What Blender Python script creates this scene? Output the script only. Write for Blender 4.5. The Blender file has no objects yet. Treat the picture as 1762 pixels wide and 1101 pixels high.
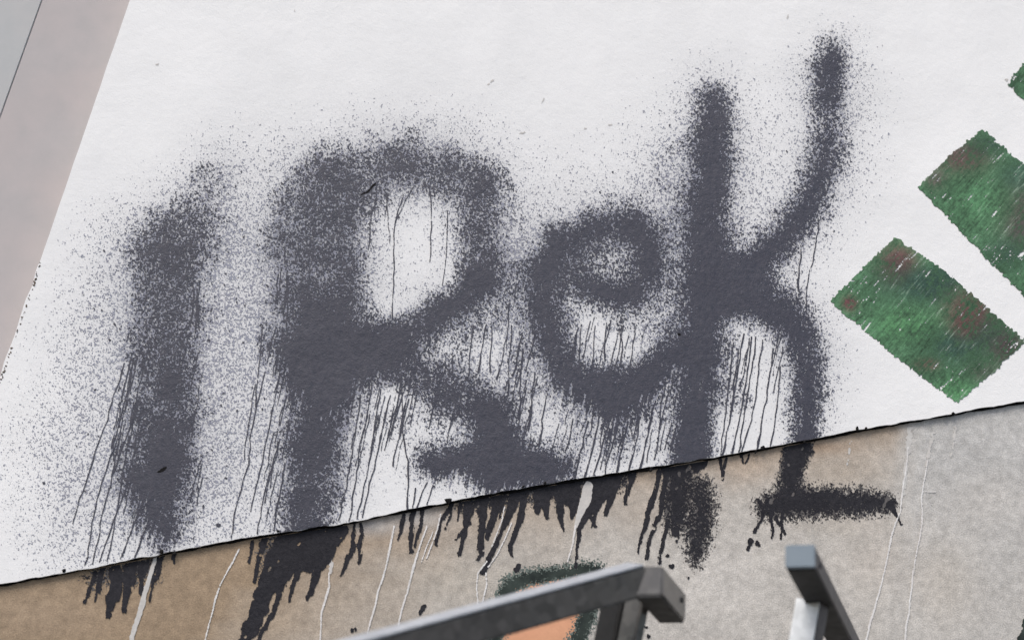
import bpy, bmesh, math
import numpy as np
from mathutils import Vector, Matrix

# ------------------------------------------------------------------ camera, sky, sun, exposure
scene = bpy.context.scene
COL = scene.collection
PW, PH = 1762, 1101                 # size of the photograph
FPX = 2500.0                        # focal length in photo pixels
PITCH, ROLL = math.radians(16.0), math.radians(13.5)
EYE = np.array([0.0, 0.0, 1.6])
YW = 3.30                           # front of the white plaster
YB = YW + 0.012                     # front of the stucco base
YN = YW + 0.05                      # front of the neighbouring facade
_F = np.array([0, math.cos(PITCH), math.sin(PITCH)])
_u0 = np.array([0, -math.sin(PITCH), math.cos(PITCH)])
_r0 = np.array([1.0, 0, 0])
RT = math.cos(ROLL) * _r0 + math.sin(ROLL) * _u0
UP = -math.sin(ROLL) * _r0 + math.cos(ROLL) * _u0

cam = bpy.data.cameras.new('camera')
cam_o = bpy.data.objects.new('camera', cam)
COL.objects.link(cam_o)
cam_o.matrix_world = Matrix(((RT[0], UP[0], -_F[0], EYE[0]), (RT[1], UP[1], -_F[1], EYE[1]),
                             (RT[2], UP[2], -_F[2], EYE[2]), (0, 0, 0, 1)))
cam.sensor_fit = 'HORIZONTAL'
cam.sensor_width = 36.0
cam.lens = 36.0 * FPX / PW
cam.clip_start, cam.clip_end = 0.05, 3000
cam.dof.use_dof = True
cam.dof.focus_distance = 3.42
cam.dof.aperture_fstop = 1.7
scene.camera = cam_o

SUN_EL, SUN_AZ = math.radians(48), math.radians(-38)    # azimuth from straight behind the camera, negative = left
world = bpy.data.worlds.new('World')
scene.world = world
world.use_nodes = True
wn = world.node_tree
sky = wn.nodes.new('ShaderNodeTexSky')
sky.sky_type = 'NISHITA'
sky.sun_disc = False
sky.sun_elevation = SUN_EL
sky.sun_rotation = math.pi + SUN_AZ * -1
sky.air_density, sky.dust_density, sky.ozone_density = 1.0, 2.6, 0.8
wn.nodes['Background'].inputs[1].default_value = 0.10
wn.links.new(sky.outputs[0], wn.nodes['Background'].inputs[0])

sun = bpy.data.lights.new('sun', 'SUN')
sun.energy = 1.4
sun.angle = math.radians(28)
sun.color = (1.0, 0.965, 0.93)
sun_o = bpy.data.objects.new('sun', sun)
COL.objects.link(sun_o)
sdir = Vector((math.sin(SUN_AZ) * math.cos(SUN_EL), -math.cos(SUN_AZ) * math.cos(SUN_EL), math.sin(SUN_EL)))
sun_o.rotation_euler = sdir.to_track_quat('Z', 'Y').to_euler()

vs = scene.view_settings
vs.view_transform = 'Standard'
vs.look = 'None'
vs.gamma = 1
vs.exposure = 0.85
vs.use_curve_mapping = False
scene.cycles.max_bounces = 6

# ------------------------------------------------------------------ helpers
rng = np.random.default_rng(11)

def ray(px, py):
    a = (np.asarray(px, float) - PW / 2) / FPX
    b = -(np.asarray(py, float) - PH / 2) / FPX
    return _F + a[..., None] * RT + b[..., None] * UP

def on_plane(px, py, y):
    """where the line of sight through a photo point meets the upright plane y"""
    d = ray(px, py)
    t = (y - EYE[1]) / d[..., 1]
    return EYE + t[..., None] * d

def at(px, py, depth):
    return EYE + depth * ray(np.array(float(px)), np.array(float(py)))

def camvec(x, y, z):
    """vector given as right, down, forward"""
    return x * RT - y * UP + z * _F

def tag(o, label=None, cat=None, group=None, kind=None):
    if label: o['label'] = label
    if cat: o['category'] = cat
    if group: o['group'] = group
    if kind: o['kind'] = kind
    return o

def empty(name, loc):
    o = bpy.data.objects.new(name, None)
    o.location = loc
    o.empty_display_size = 0.1
    COL.objects.link(o)
    return o

def link(name, me, mat, parent=None):
    o = bpy.data.objects.new(name, me)
    COL.objects.link(o)
    if mat: me.materials.append(mat)
    if parent:
        o.parent = parent
        o.matrix_parent_inverse = Matrix.Translation(-Vector(parent.location))
    return o

def mesh_arrays(name, co, loops, starts, totals):
    me = bpy.data.meshes.new(name)
    me.vertices.add(len(co)); me.vertices.foreach_set('co', np.ascontiguousarray(co, np.float32).ravel())
    me.loops.add(len(loops)); me.loops.foreach_set('vertex_index', np.ascontiguousarray(loops, np.int32))
    me.polygons.add(len(starts))
    me.polygons.foreach_set('loop_start', np.ascontiguousarray(starts, np.int32))
    me.update(calc_edges=True)
    me.validate()
    me.shade_flat()
    return me

# ---- materials
def new_mat(name):
    m = bpy.data.materials.new(name)
    m.use_nodes = True
    return m, m.node_tree, m.node_tree.nodes['Principled BSDF']

def N(nt, t, **kw):
    n = nt.nodes.new(t)
    for k, v in kw.items(): setattr(n, k, v)
    return n

def noise(nt, scale, detail=4, rough=0.55, vec=None):
    n = N(nt, 'ShaderNodeTexNoise')
    n.inputs['Scale'].default_value = scale
    n.inputs['Detail'].default_value = detail
    n.inputs['Roughness'].default_value = rough
    nt.links.new((vec or objco(nt)), n.inputs['Vector'])
    return n.outputs['Fac']

def objco(nt, scale=None):
    g = N(nt, 'ShaderNodeNewGeometry').outputs['Position']
    if scale is None: return g
    mp = N(nt, 'ShaderNodeMapping')
    mp.inputs['Scale'].default_value = scale
    nt.links.new(g, mp.inputs['Vector'])
    return mp.outputs['Vector']

def ramp(nt, fac, stops):
    r = N(nt, 'ShaderNodeValToRGB')
    e = r.color_ramp.elements
    while len(e) < len(stops): e.new(0.5)
    for el, (p, c) in zip(e, stops):
        el.position = p
        el.color = (c, c, c, 1) if isinstance(c, (int, float)) else (*c, 1)
    nt.links.new(fac, r.inputs[0])
    return r.outputs[0]

def mix(nt, fac, a, b, mode='MIX'):
    m = N(nt, 'ShaderNodeMix', data_type='RGBA', blend_type=mode)
    for sock, v in ((m.inputs[0], fac), (m.inputs[6], a), (m.inputs[7], b)):
        if isinstance(v, bpy.types.NodeSocket): nt.links.new(v, sock)
        elif isinstance(v, (int, float)): sock.default_value = v
        else: sock.default_value = (*v, 1)
    return m.outputs[2]

def math_(nt, op, a, b=0.0):
    m = N(nt, 'ShaderNodeMath', operation=op)
    for sock, v in ((m.inputs[0], a), (m.inputs[1], b)):
        if isinstance(v, bpy.types.NodeSocket): nt.links.new(v, sock)
        else: sock.default_value = v
    return m.outputs[0]

def bump(nt, height, dist, strength=1.0, normal=None):
    b = N(nt, 'ShaderNodeBump')
    b.inputs['Distance'].default_value = dist
    b.inputs['Strength'].default_value = strength
    nt.links.new(height, b.inputs['Height'])
    if normal: nt.links.new(normal, b.inputs['Normal'])
    return b.outputs['Normal']

def plaster_bump(nt, k=1.0):
    n1 = bump(nt, noise(nt, 9, 3), 0.010, 0.24 * k)
    n2 = bump(nt, noise(nt, 60, 4, 0.6), 0.003, 0.24 * k, n1)
    return bump(nt, noise(nt, 260, 2, 0.6), 0.0012, 0.4 * k, n2)

def mat_plaster():
    m, nt, b = new_mat('white_plaster')
    base = ramp(nt, noise(nt, 5, 5), [(0.3, (0.745, 0.745, 0.738)), (0.7, (0.805, 0.803, 0.793))])
    stain = ramp(nt, noise(nt, 34, 3), [(0.70, 0.0), (0.80, 1.0)])
    base = mix(nt, math_(nt, 'MULTIPLY', stain, 0.10), base, (0.55, 0.54, 0.50))
    a = N(nt, 'ShaderNodeAttribute', attribute_name='overspray').outputs['Fac']
    grain = ramp(nt, noise(nt, 560, 3, 0.75), [(0.36, 0.25), (0.62, 1.5)])
    g2 = ramp(nt, noise(nt, 190, 2, 0.6), [(0.35, 0.55), (0.65, 1.35)])
    f = math_(nt, 'MULTIPLY', math_(nt, 'MULTIPLY', a, grain), g2)
    f = math_(nt, 'MINIMUM', f, 0.85)
    col = mix(nt, f, base, (0.11, 0.115, 0.15))
    nt.links.new(col, b.inputs['Base Color'])
    b.inputs['Roughness'].default_value = 0.85
    b.inputs['Specular IOR Level'].default_value = 0.25
    nt.links.new(plaster_bump(nt), b.inputs['Normal'])
    return m

def mat_paint(name, c1, c2, rough=0.6, spec=0.35, sc=70, k=1.0):
    m, nt, b = new_mat(name)
    f = ramp(nt, noise(nt, sc, 5, 0.65), [(0.32, 0.0), (0.68, 1.0)])
    f2 = ramp(nt, noise(nt, 7, 3, 0.6), [(0.35, 0.0), (0.65, 1.0)])
    c = mix(nt, f, c1, c2)
    c = mix(nt, math_(nt, 'MULTIPLY', f2, 0.35), c, tuple(x * y for x, y in zip(c1, (1.15, 1.05, 1.02))))
    nt.links.new(c, b.inputs['Base Color'])
    b.inputs['Roughness'].default_value = rough
    b.inputs['Specular IOR Level'].default_value = spec
    nt.links.new(plaster_bump(nt, k), b.inputs['Normal'])
    return m

def mat_attr(name, rough=0.8, grain=0.12, k=1.0, streak=None):
    """colour carried by the mesh (pigment of the painted or stained surface) broken by fine grain"""
    m, nt, b = new_mat(name)
    c = N(nt, 'ShaderNodeAttribute', attribute_name='pigment').outputs['Color']
    g = ramp(nt, noise(nt, 330, 3, 0.7), [(0.3, 1 - grain * 1.3), (0.7, 1 + grain * 1.3)])
    g2 = ramp(nt, noise(nt, 60, 4, 0.6), [(0.3, 1 - grain * 0.8), (0.7, 1 + grain * 0.8)])
    c = mix(nt, 1.0, mix(nt, 1.0, c, g, 'MULTIPLY'), g2, 'MULTIPLY')
    nt.links.new(c, b.inputs['Base Color'])
    b.inputs['Roughness'].default_value = rough
    b.inputs['Specular IOR Level'].default_value = 0.25
    nt.links.new(plaster_bump(nt, k), b.inputs['Normal'])
    return m

def mat_metal(name, lo, hi, metallic, rough, sc=55):
    m, nt, b = new_mat(name)
    v = N(nt, 'ShaderNodeTexVoronoi')
    v.inputs['Scale'].default_value = sc
    nt.links.new(objco(nt), v.inputs['Vector'])
    sep = N(nt, 'ShaderNodeSeparateColor')
    nt.links.new(v.outputs['Color'], sep.inputs[0])
    f = math_(nt, 'MULTIPLY', math_(nt, 'ADD', sep.outputs[0], noise(nt, 25, 5, 0.7)), 0.5)
    nt.links.new(mix(nt, f, lo, hi), b.inputs['Base Color'])
    b.inputs['Metallic'].default_value = metallic
    r = ramp(nt, noise(nt, 40, 4), [(0.3, rough - 0.06), (0.7, rough + 0.08)])
    nt.links.new(r, b.inputs['Roughness'])
    return m

M_PLASTER = mat_plaster()
M_BLACK = mat_paint('dark_spray_paint', (0.030, 0.033, 0.048), (0.062, 0.060, 0.077), 0.5, 0.4, 90, 1.5)
M_THIN = mat_paint('thin_spray_mist', (0.19, 0.20, 0.25), (0.36, 0.37, 0.42), 0.7, 0.3, 300)
M_THINB = mat_paint('thin_spray_mist_on_stucco', (0.075, 0.072, 0.072), (0.15, 0.14, 0.135), 0.8, 0.2, 300)
M_BLACKB = mat_paint('dark_spray_paint_on_stucco', (0.012, 0.012, 0.016), (0.030, 0.029, 0.034), 0.7, 0.2, 120, 1.6)
M_SEAL = mat_paint('black_joint_filler', (0.008, 0.008, 0.009), (0.018, 0.017, 0.016), 0.9, 0.1)
M_WHITE = mat_paint('white_drip_paint', (0.56, 0.55, 0.53), (0.72, 0.71, 0.69), 0.7, 0.3)
M_GREYW = mat_paint('thin_white_paint', (0.46, 0.45, 0.43), (0.56, 0.55, 0.52), 0.8, 0.2)
M_ORANGE = mat_paint('orange_paint', (0.58, 0.30, 0.18), (0.66, 0.35, 0.21), 0.75, 0.2, 40)
M_DGREEN = mat_paint('dark_green_outline_paint', (0.016, 0.022, 0.020), (0.045, 0.060, 0.052), 0.7, 0.2, 30)
M_HALO = mat_paint('thin_green_mist', (0.11, 0.14, 0.125), (0.17, 0.20, 0.18), 0.8, 0.2, 200)
M_GREEN = mat_attr('green_patch_paint', 0.7, 0.22)
M_STUCCO = mat_attr('stained_stucco', 0.92, 0.20, 1.6)
M_NEIGH = mat_paint('rose_grey_render', (0.400, 0.376, 0.372), (0.435, 0.408, 0.404), 0.8, 0.2, 14, 0.25)
M_NEIGH2 = mat_paint('pale_grey_render', (0.405, 0.412, 0.412), (0.430, 0.436, 0.436), 0.8, 0.2, 14, 0.25)
M_RAILD = mat_metal('dark_weathered_steel', (0.036, 0.035, 0.034), (0.118, 0.111, 0.105), 0.0, 0.20)
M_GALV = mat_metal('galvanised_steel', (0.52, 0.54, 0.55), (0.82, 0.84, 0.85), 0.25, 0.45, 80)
M_TOPLIGHT = mat_metal('rail_top_highlight', (0.36, 0.37, 0.39), (0.54, 0.56, 0.58), 0.3, 0.42, 70)  # sky highlight along the rail top, put into the steel colour
M_GALV_SHADE = mat_metal('shaded_galvanised_steel', (0.058, 0.051, 0.051), (0.105, 0.095, 0.094), 0.0, 0.5)  # same galvanised steel with the shade of its sides put into the colour
M_CAP = mat_metal('blue_grey_end_cap', (0.10, 0.135, 0.165), (0.14, 0.18, 0.215), 0.0, 0.5, 20)
M_BAR = mat_metal('black_bar', (0.005, 0.005, 0.005), (0.010, 0.010, 0.010), 0.0, 0.7)  # near black; plugs, and the painted shade on rails and post
M_PAVE = mat_paint('paving', (0.045, 0.043, 0.042), (0.065, 0.063, 0.06), 0.9, 0.2, 12, 2.0)
M_CONC = mat_paint('step_concrete', (0.22, 0.21, 0.20), (0.30, 0.29, 0.27), 0.9, 0.2, 12, 2.0)

# ------------------------------------------------------------------ lines measured on the wall
SEAM = np.array([(-400, 1085), (0, 1006), (148, 978), (297, 949), (400, 930), (476, 918), (600, 899), (773, 863),
                 (901, 840), (1000, 823), (1180, 795), (1310, 772), (1473, 742), (1590, 721), (1645, 711), (1762, 691), (2500, 562), (3600, 369)], float)
def seam_y(x): return np.interp(x, SEAM[:, 0], SEAM[:, 1])
def edge_x(y): return 228 - 0.34 * np.asarray(y, float)

# ------------------------------------------------------------------ paint as coverage fields, turned into real flecks of mesh
GH = 0.85                                         # grid step in photo pixels
X0, Y0, X1, Y1 = -10, -60, 1900, 1240
gx = np.arange(X0, X1, GH); gy = np.arange(Y0, Y1, GH)
GX, GY = np.meshgrid(gx, gy)
SHP = GX.shape

_fy = np.fft.fftfreq(SHP[0])[:, None]; _fx = np.fft.rfftfreq(SHP[1])[None, :]
def smooth_noise(sig_x, sig_y, shear=0.0):
    """gaussian noise of the given grain (photo px), made uniform in 0..1; shear leans the grain along the run of the drips"""
    w = rng.standard_normal(SHP)
    # covariance of an ellipse whose long axis leans: x' = x + shear*y
    fx = _fx; fy = _fy - shear * _fx * -1.0
    H = np.exp(-2 * math.pi ** 2 * ((fx * sig_x / GH) ** 2 + (fy * sig_y / GH) ** 2))
    f = np.fft.irfft2(np.fft.rfft2(w) * H, SHP)
    f /= f.std()
    return f
def uniform(f):
    f = f / f.std()
    return 0.5 * (1 + np.tanh(0.7978845608 * (f + 0.044715 * f ** 3)))

def seg_dist(pts):
    """distance to a polyline of (x, y, value...) and the values at the nearest point"""
    pts = np.array(pts, float)
    k = pts.shape[1] - 2
    lo = pts[:, :2].min(0) - 420; hi = pts[:, :2].max(0) + 420
    best = np.full(SHP, 1e6, np.float32); vals = np.zeros((k,) + SHP, np.float32)
    i0, i1 = np.searchsorted(gy, (lo[1], hi[1])); j0, j1 = np.searchsorted(gx, (lo[0], hi[0]))
    sx, sy = GX[i0:i1, j0:j1], GY[i0:i1, j0:j1]
    b = best[i0:i1, j0:j1]
    for p, q in zip(pts[:-1], pts[1:]):
        d = q[:2] - p[:2]; L2 = max((d ** 2).sum(), 1e-9)
        t = np.clip(((sx - p[0]) * d[0] + (sy - p[1]) * d[1]) / L2, 0, 1)
        dist = np.hypot(sx - p[0] - t * d[0], sy - p[1] - t * d[1])
        m = dist < b
        b[m] = dist[m]
        for n in range(k):
            v = vals[n, i0:i1, j0:j1]
            v[m] = (p[2 + n] + t * (q[2 + n] - p[2 + n]))[m]
    return best, vals

def spray(strokes):
    """strokes of points (x, y, half width, softness, density, overspray): coverage and mist"""
    keep = np.ones(SHP, np.float32); mist = np.zeros(SHP, np.float32)
    for s in strokes:
        d, v = seg_dist(s)
        w, so, de, ov = v
        so = np.maximum(so * 1.2, 1e-3); w = w * 0.96
        c = de / (1 + np.exp(np.clip((d - w) / so, -30, 30)))
        e = np.maximum(d - w, 0)
        tail = ov * (0.15 * np.exp(-e / 18) + 0.065 * np.exp(-e / 55))
        keep *= (1 - np.clip(c, 0, 0.9999)) * (1 - np.clip(tail, 0, 0.9))
        mist = np.maximum(mist, ov * (0.6 * np.exp(-e / 36) + 0.32 * np.exp(-e / 110)))
    return 1 - keep, mist

LETTERS = {
 'I': [
   [(372, 300, 24, 14, .22, .35), (345, 360, 42, 14, .40, .5), (310, 425, 55, 14, .44, .6)],
   [(284, 440, 52, 13, .60, .6), (286, 520, 52, 15, .70, .8), (288, 600, 48, 16, .72, .8), (286, 700, 44, 15, .76, .8),
    (276, 780, 50, 13, .97, .8), (270, 830, 53, 12, 1.0, .8), (276, 880, 46, 12, 1.0, .7), (285, 918, 22, 12, .97, .6)],
   [(292, 640, 22, 14, .30, .1), (286, 760, 26, 14, .6, .1)],
 ],
 'R': [
   [(552, 330, 50, 15, .50, .7), (543, 400, 70, 12, .54, .8), (543, 480, 70, 12, .52, .9), (548, 550, 64, 12, .74, .9),
    (552, 640, 60, 14, .97, .9), (548, 720, 47, 13, .90, .8), (538, 790, 42, 13, .92, .8), (530, 850, 41, 12, .96, .7), (528, 905, 40, 11, .98, .6)],
   [(556, 355, 34, 16, .4, .4), (590, 322, 38, 14, .70, .7), (630, 296, 38, 14, .66, .7), (690, 286, 36, 14, .68, .7), (760, 288, 36, 14, .66, .7),
    (812, 318, 36, 13, .80, .6), (829, 370, 36, 13, .76, .6), (834, 430, 33, 13, .72, .6), (828, 470, 26, 11, .92, .5)],
   [(590, 350, 14, 12, .40, .1), (594, 470, 14, 12, .34, .1), (590, 560, 20, 12, .7, .1)],
   [(832, 476, 16, 10, .95, .4), (790, 520, 25, 9, .985, .4), (740, 552, 28, 9, .99, .5), (690, 580, 34, 9, 1, .5), (620, 602, 44, 9, 1, .5), (560, 600, 54, 10, 1, .5)],
   [(525, 600, 34, 12, .97, .1), (560, 640, 44, 12, .97, .1)],
   [(640, 612, 36, 12, .97, .5), (700, 632, 32, 15, .74, .5), (750, 656, 28, 15, .68, .5), (800, 682, 32, 13, .86, .5),
    (842, 712, 38, 10, .99, .5), (856, 750, 44, 8, 1, .4), (856, 790, 46, 8, 1, .4)],
   [(740, 797, 22, 8, .97, .4), (800, 790, 26, 8, 1, .4), (860, 790, 34, 8, 1, .4), (920, 797, 32, 8, 1, .4), (964, 804, 24, 7, .99, .4)],
   [(830, 815, 14, 10, .93, .2), (940, 818, 20, 8, .97, .2)],
   [(640, 650, 44, 24, .26, .3), (670, 700, 40, 26, .16, .2), (760, 735, 36, 18, .36, .2)],
   [(790, 585, 40, 22, .30, .2), (895, 500, 26, 25, .40, .2), (900, 640, 34, 26, .26, .2)],
 ],
 'e': [
   [(1006, 494, 26, 10, .86, .3), (1060, 508, 26, 11, .93, .3), (1090, 500, 26, 9, .98, .4), (1114, 470, 24, 8, .99, .5), (1118, 430, 22, 8, .99, .5),
    (1096, 398, 25, 9, .96, .6), (1050, 386, 22, 10, .88, .6), (1010, 396, 26, 9, .97, .6), (966, 424, 32, 9, .98, .6), (944, 470, 34, 9, .99, .6),
    (940, 530, 29, 8, .99, .6), (950, 590, 26, 8, .98, .6), (976, 640, 30, 8, .98, .5), (1020, 676, 34, 8, 1, .5), (1062, 684, 36, 8, 1, .5),
    (1104, 656, 30, 8, 1, .4), (1140, 616, 26, 8, .99, .4), (1185, 590, 24, 8, .99, .4)],
   [(1040, 660, 22, 8, 1, .1), (1053, 644, 16, 8, 1, .1)],
   [(980, 470, 30, 12, .86, .1), (1000, 480, 24, 12, .8, .1)],
   [(1050, 440, 30, 20, .42, .2), (1060, 445, 30, 20, .4, .2)],
   [(1000, 735, 30, 18, .34, .3), (1060, 738, 36, 18, .34, .3), (1110, 700, 30, 18, .30, .3)],
 ],
 'k': [
   [(1226, 172, 22, 10, .80, .45), (1226, 205, 29, 8, .95, .5), (1224, 260, 31, 8, .98, .6), (1220, 340, 33, 8, .985, .6), (1216, 420, 34, 8, .99, .6),
    (1212, 480, 36, 8, 1, .5), (1206, 560, 34, 8, 1, .5), (1200, 640, 33, 8, 1, .5), (1196, 720, 34, 7, 1, .4), (1187, 800, 36, 7, 1, .3)],
   [(1434, 84, 16, 10, .62, .3), (1429, 112, 26, 8, .95, .5), (1425, 145, 26, 8, .95, .5), (1424, 180, 25, 9, .82, .5), (1422, 250, 24, 9, .80, .5),
    (1412, 310, 24, 9, .90, .5), (1388, 362, 25, 8, .96, .5), (1350, 412, 25, 8, .98, .5), (1304, 458, 28, 8, 1, .4), (1250, 490, 36, 8, 1, .3)],
   [(1240, 500, 42, 8, 1, .4), (1290, 510, 38, 8, 1, .4), (1340, 532, 32, 8, 1, .5), (1376, 570, 28, 8, 1, .5), (1390, 620, 26, 8, 1, .5),
    (1391, 680, 24, 8, 1, .4), (1384, 760, 22, 7, 1, .3)],
   [(1240, 470, 34, 10, .99, .1), (1290, 480, 30, 10, .97, .1)],
   [(1250, 600, 14, 16, .55, .2), (1255, 700, 14, 14, .5, .2)],
   [(1160, 560, 26, 18, .36, .3), (1150, 400, 24, 22, .3, .2), (1160, 300, 20, 22, .28, .2)],
 ],
}
HAZE = [[(190, 430, 30, 34, .20, .35), (165, 600, 45, 44, .30, .6), (150, 760, 50, 44, .28, .6), (150, 930, 50, 34, .24, .5)],
        [(60, 760, 40, 50, .10, .4), (60, 900, 40, 50, .10, .3)],
        [(410, 360, 26, 30, .26, .5), (405, 560, 36, 30, .34, .8), (400, 740, 36, 30, .30, .8), (390, 890, 26, 26, .24, .6)],
        [(880, 420, 20, 26, .28, .6), (885, 560, 26, 26, .30, .6), (890, 680, 22, 26, .22, .5)],
        [(700, 440, 40, 40, .12, .3)], [(1160, 280, 20, 30, .22, .5), (1160, 460, 16, 26, .30, .6), (1150, 560, 20, 26, .28, .5)],
        [(1310, 250, 30, 50, .10, .25), (1300, 370, 20, 30, .16, .3)], [(1470, 150, 20, 36, .12, .25), (1460, 300, 20, 36, .08, .2)], [(660, 720, 40, 30, .16, .4)]]
haze, hmist = spray(HAZE)
haze *= 0.72
SY0 = seam_y(GX)
order = list(LETTERS)
cov, mis = {}, np.zeros(SHP, np.float32)
for k in order:
    cov[k], m_ = spray(LETTERS[k])
    mis = 1 - (1 - mis) * (1 - np.clip(m_, 0, 1) * 0.9)
stackc = np.stack([cov[k] for k in order])
OWNER = stackc.argmax(0)
P = 1 - np.prod(1 - np.clip(stackc, 0, .9999), 0)

# clumps and thin spots of the spray
P = P ** (1 + 0.45 * (1 - P) ** 0.5)
P = np.clip(P + np.where((P > .05) & (P < .97), 1, 0) * 0.075 * smooth_noise(14, 14), 0, 1)
fine = smooth_noise(0.56, 0.60)
mid = smooth_noise(1.45, 1.6)
runs = smooth_noise(0.9, 9.0, -0.20)
# how far each place is wetted by what ran down from above
WET = np.zeros(SHP, np.float32)
acc = np.zeros(SHP[1], np.float32)
sh = 0.20
shift_acc = 0.0
for i in range(SHP[0]):
    shift_acc += sh
    if shift_acc >= 1:
        acc = np.roll(acc, -1); shift_acc -= 1
    acc = np.maximum(acc * 0.9915, np.clip((P[i] - 0.75) * 4, 0, 1))
    WET[i] = acc
WET *= np.clip((GY - 470) / 200, 0.25, 1)
def grain(a, b, c): return (1 - 0.50 * WET) * (0.92 * a + 0.30 * b) + 0.70 * WET * c
nz = uniform(grain(fine, mid, runs))
# uniform() assumed a fixed spread: renormalise locally through the variance of the blend
FIELD = P - (0.04 + 0.93 * nz)
# the thin, half-covering flecks of the same paint
nz2 = uniform(0.75 * grain(smooth_noise(.54, .56), smooth_noise(1.3, 1.4), smooth_noise(.8, 7.0, -0.2)) + 0.45 * grain(fine, mid, runs))
mis = 1 - (1 - mis) * (1 - 0.6 * haze)
P2 = 1 - (1 - P * 0.95) * (1 - np.clip(mis, 0, 1) * 0.52) * (1 - haze * 0.8)
FIELD2 = P2 - (0.05 + 0.95 * nz2)

def drip_lines(lines, jitter=1.6, step=14):
    out = []
    for ln in lines:
        ln = np.array(ln, float)
        L = np.r_[0, np.cumsum(np.hypot(*np.diff(ln[:, :2], axis=0).T))]
        n = max(int(L[-1] / step), 2)
        s = np.linspace(0, L[-1], n + 1)
        p = np.stack([np.interp(s, L, ln[:, c]) for c in range(3)], 1)
        p[1:, 0] += np.cumsum(rng.normal(0, jitter, n)) * 0.35 + rng.normal(0, jitter, n) * 0.6
        p[:, 2] *= rng.uniform(0.75, 1.25, n + 1)
        out.append(p)
    return out

def lines_field(lines, soft=0.8):
    F = np.full(SHP, -1.0, np.float32)
    for p in lines:
        x0, y0 = p[:, 0].min() - 40, p[:, 1].min() - 40; x1, y1 = p[:, 0].max() + 40, p[:, 1].max() + 40
        i0, i1 = np.searchsorted(gy, (y0, y1)); j0, j1 = np.searchsorted(gx, (x0, x1))
        if i1 - i0 < 2 or j1 - j0 < 2: continue
        sx, sy = GX[i0:i1, j0:j1], GY[i0:i1, j0:j1]
        best = np.full(sx.shape, -1.0)
        for a, b in zip(p[:-1], p[1:]):
            d = b[:2] - a[:2]; L2 = max((d ** 2).sum(), 1e-9)
            t = np.clip(((sx - a[0]) * d[0] + (sy - a[1]) * d[1]) / L2, 0, 1)
            w = a[2] + t * (b[2] - a[2])
            best = np.maximum(best, (w - np.hypot(sx - a[0] - t * d[0], sy - a[1] - t * d[1])) / 4)
        F[i0:i1, j0:j1] = np.maximum(F[i0:i1, j0:j1], best)
    return F

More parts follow.
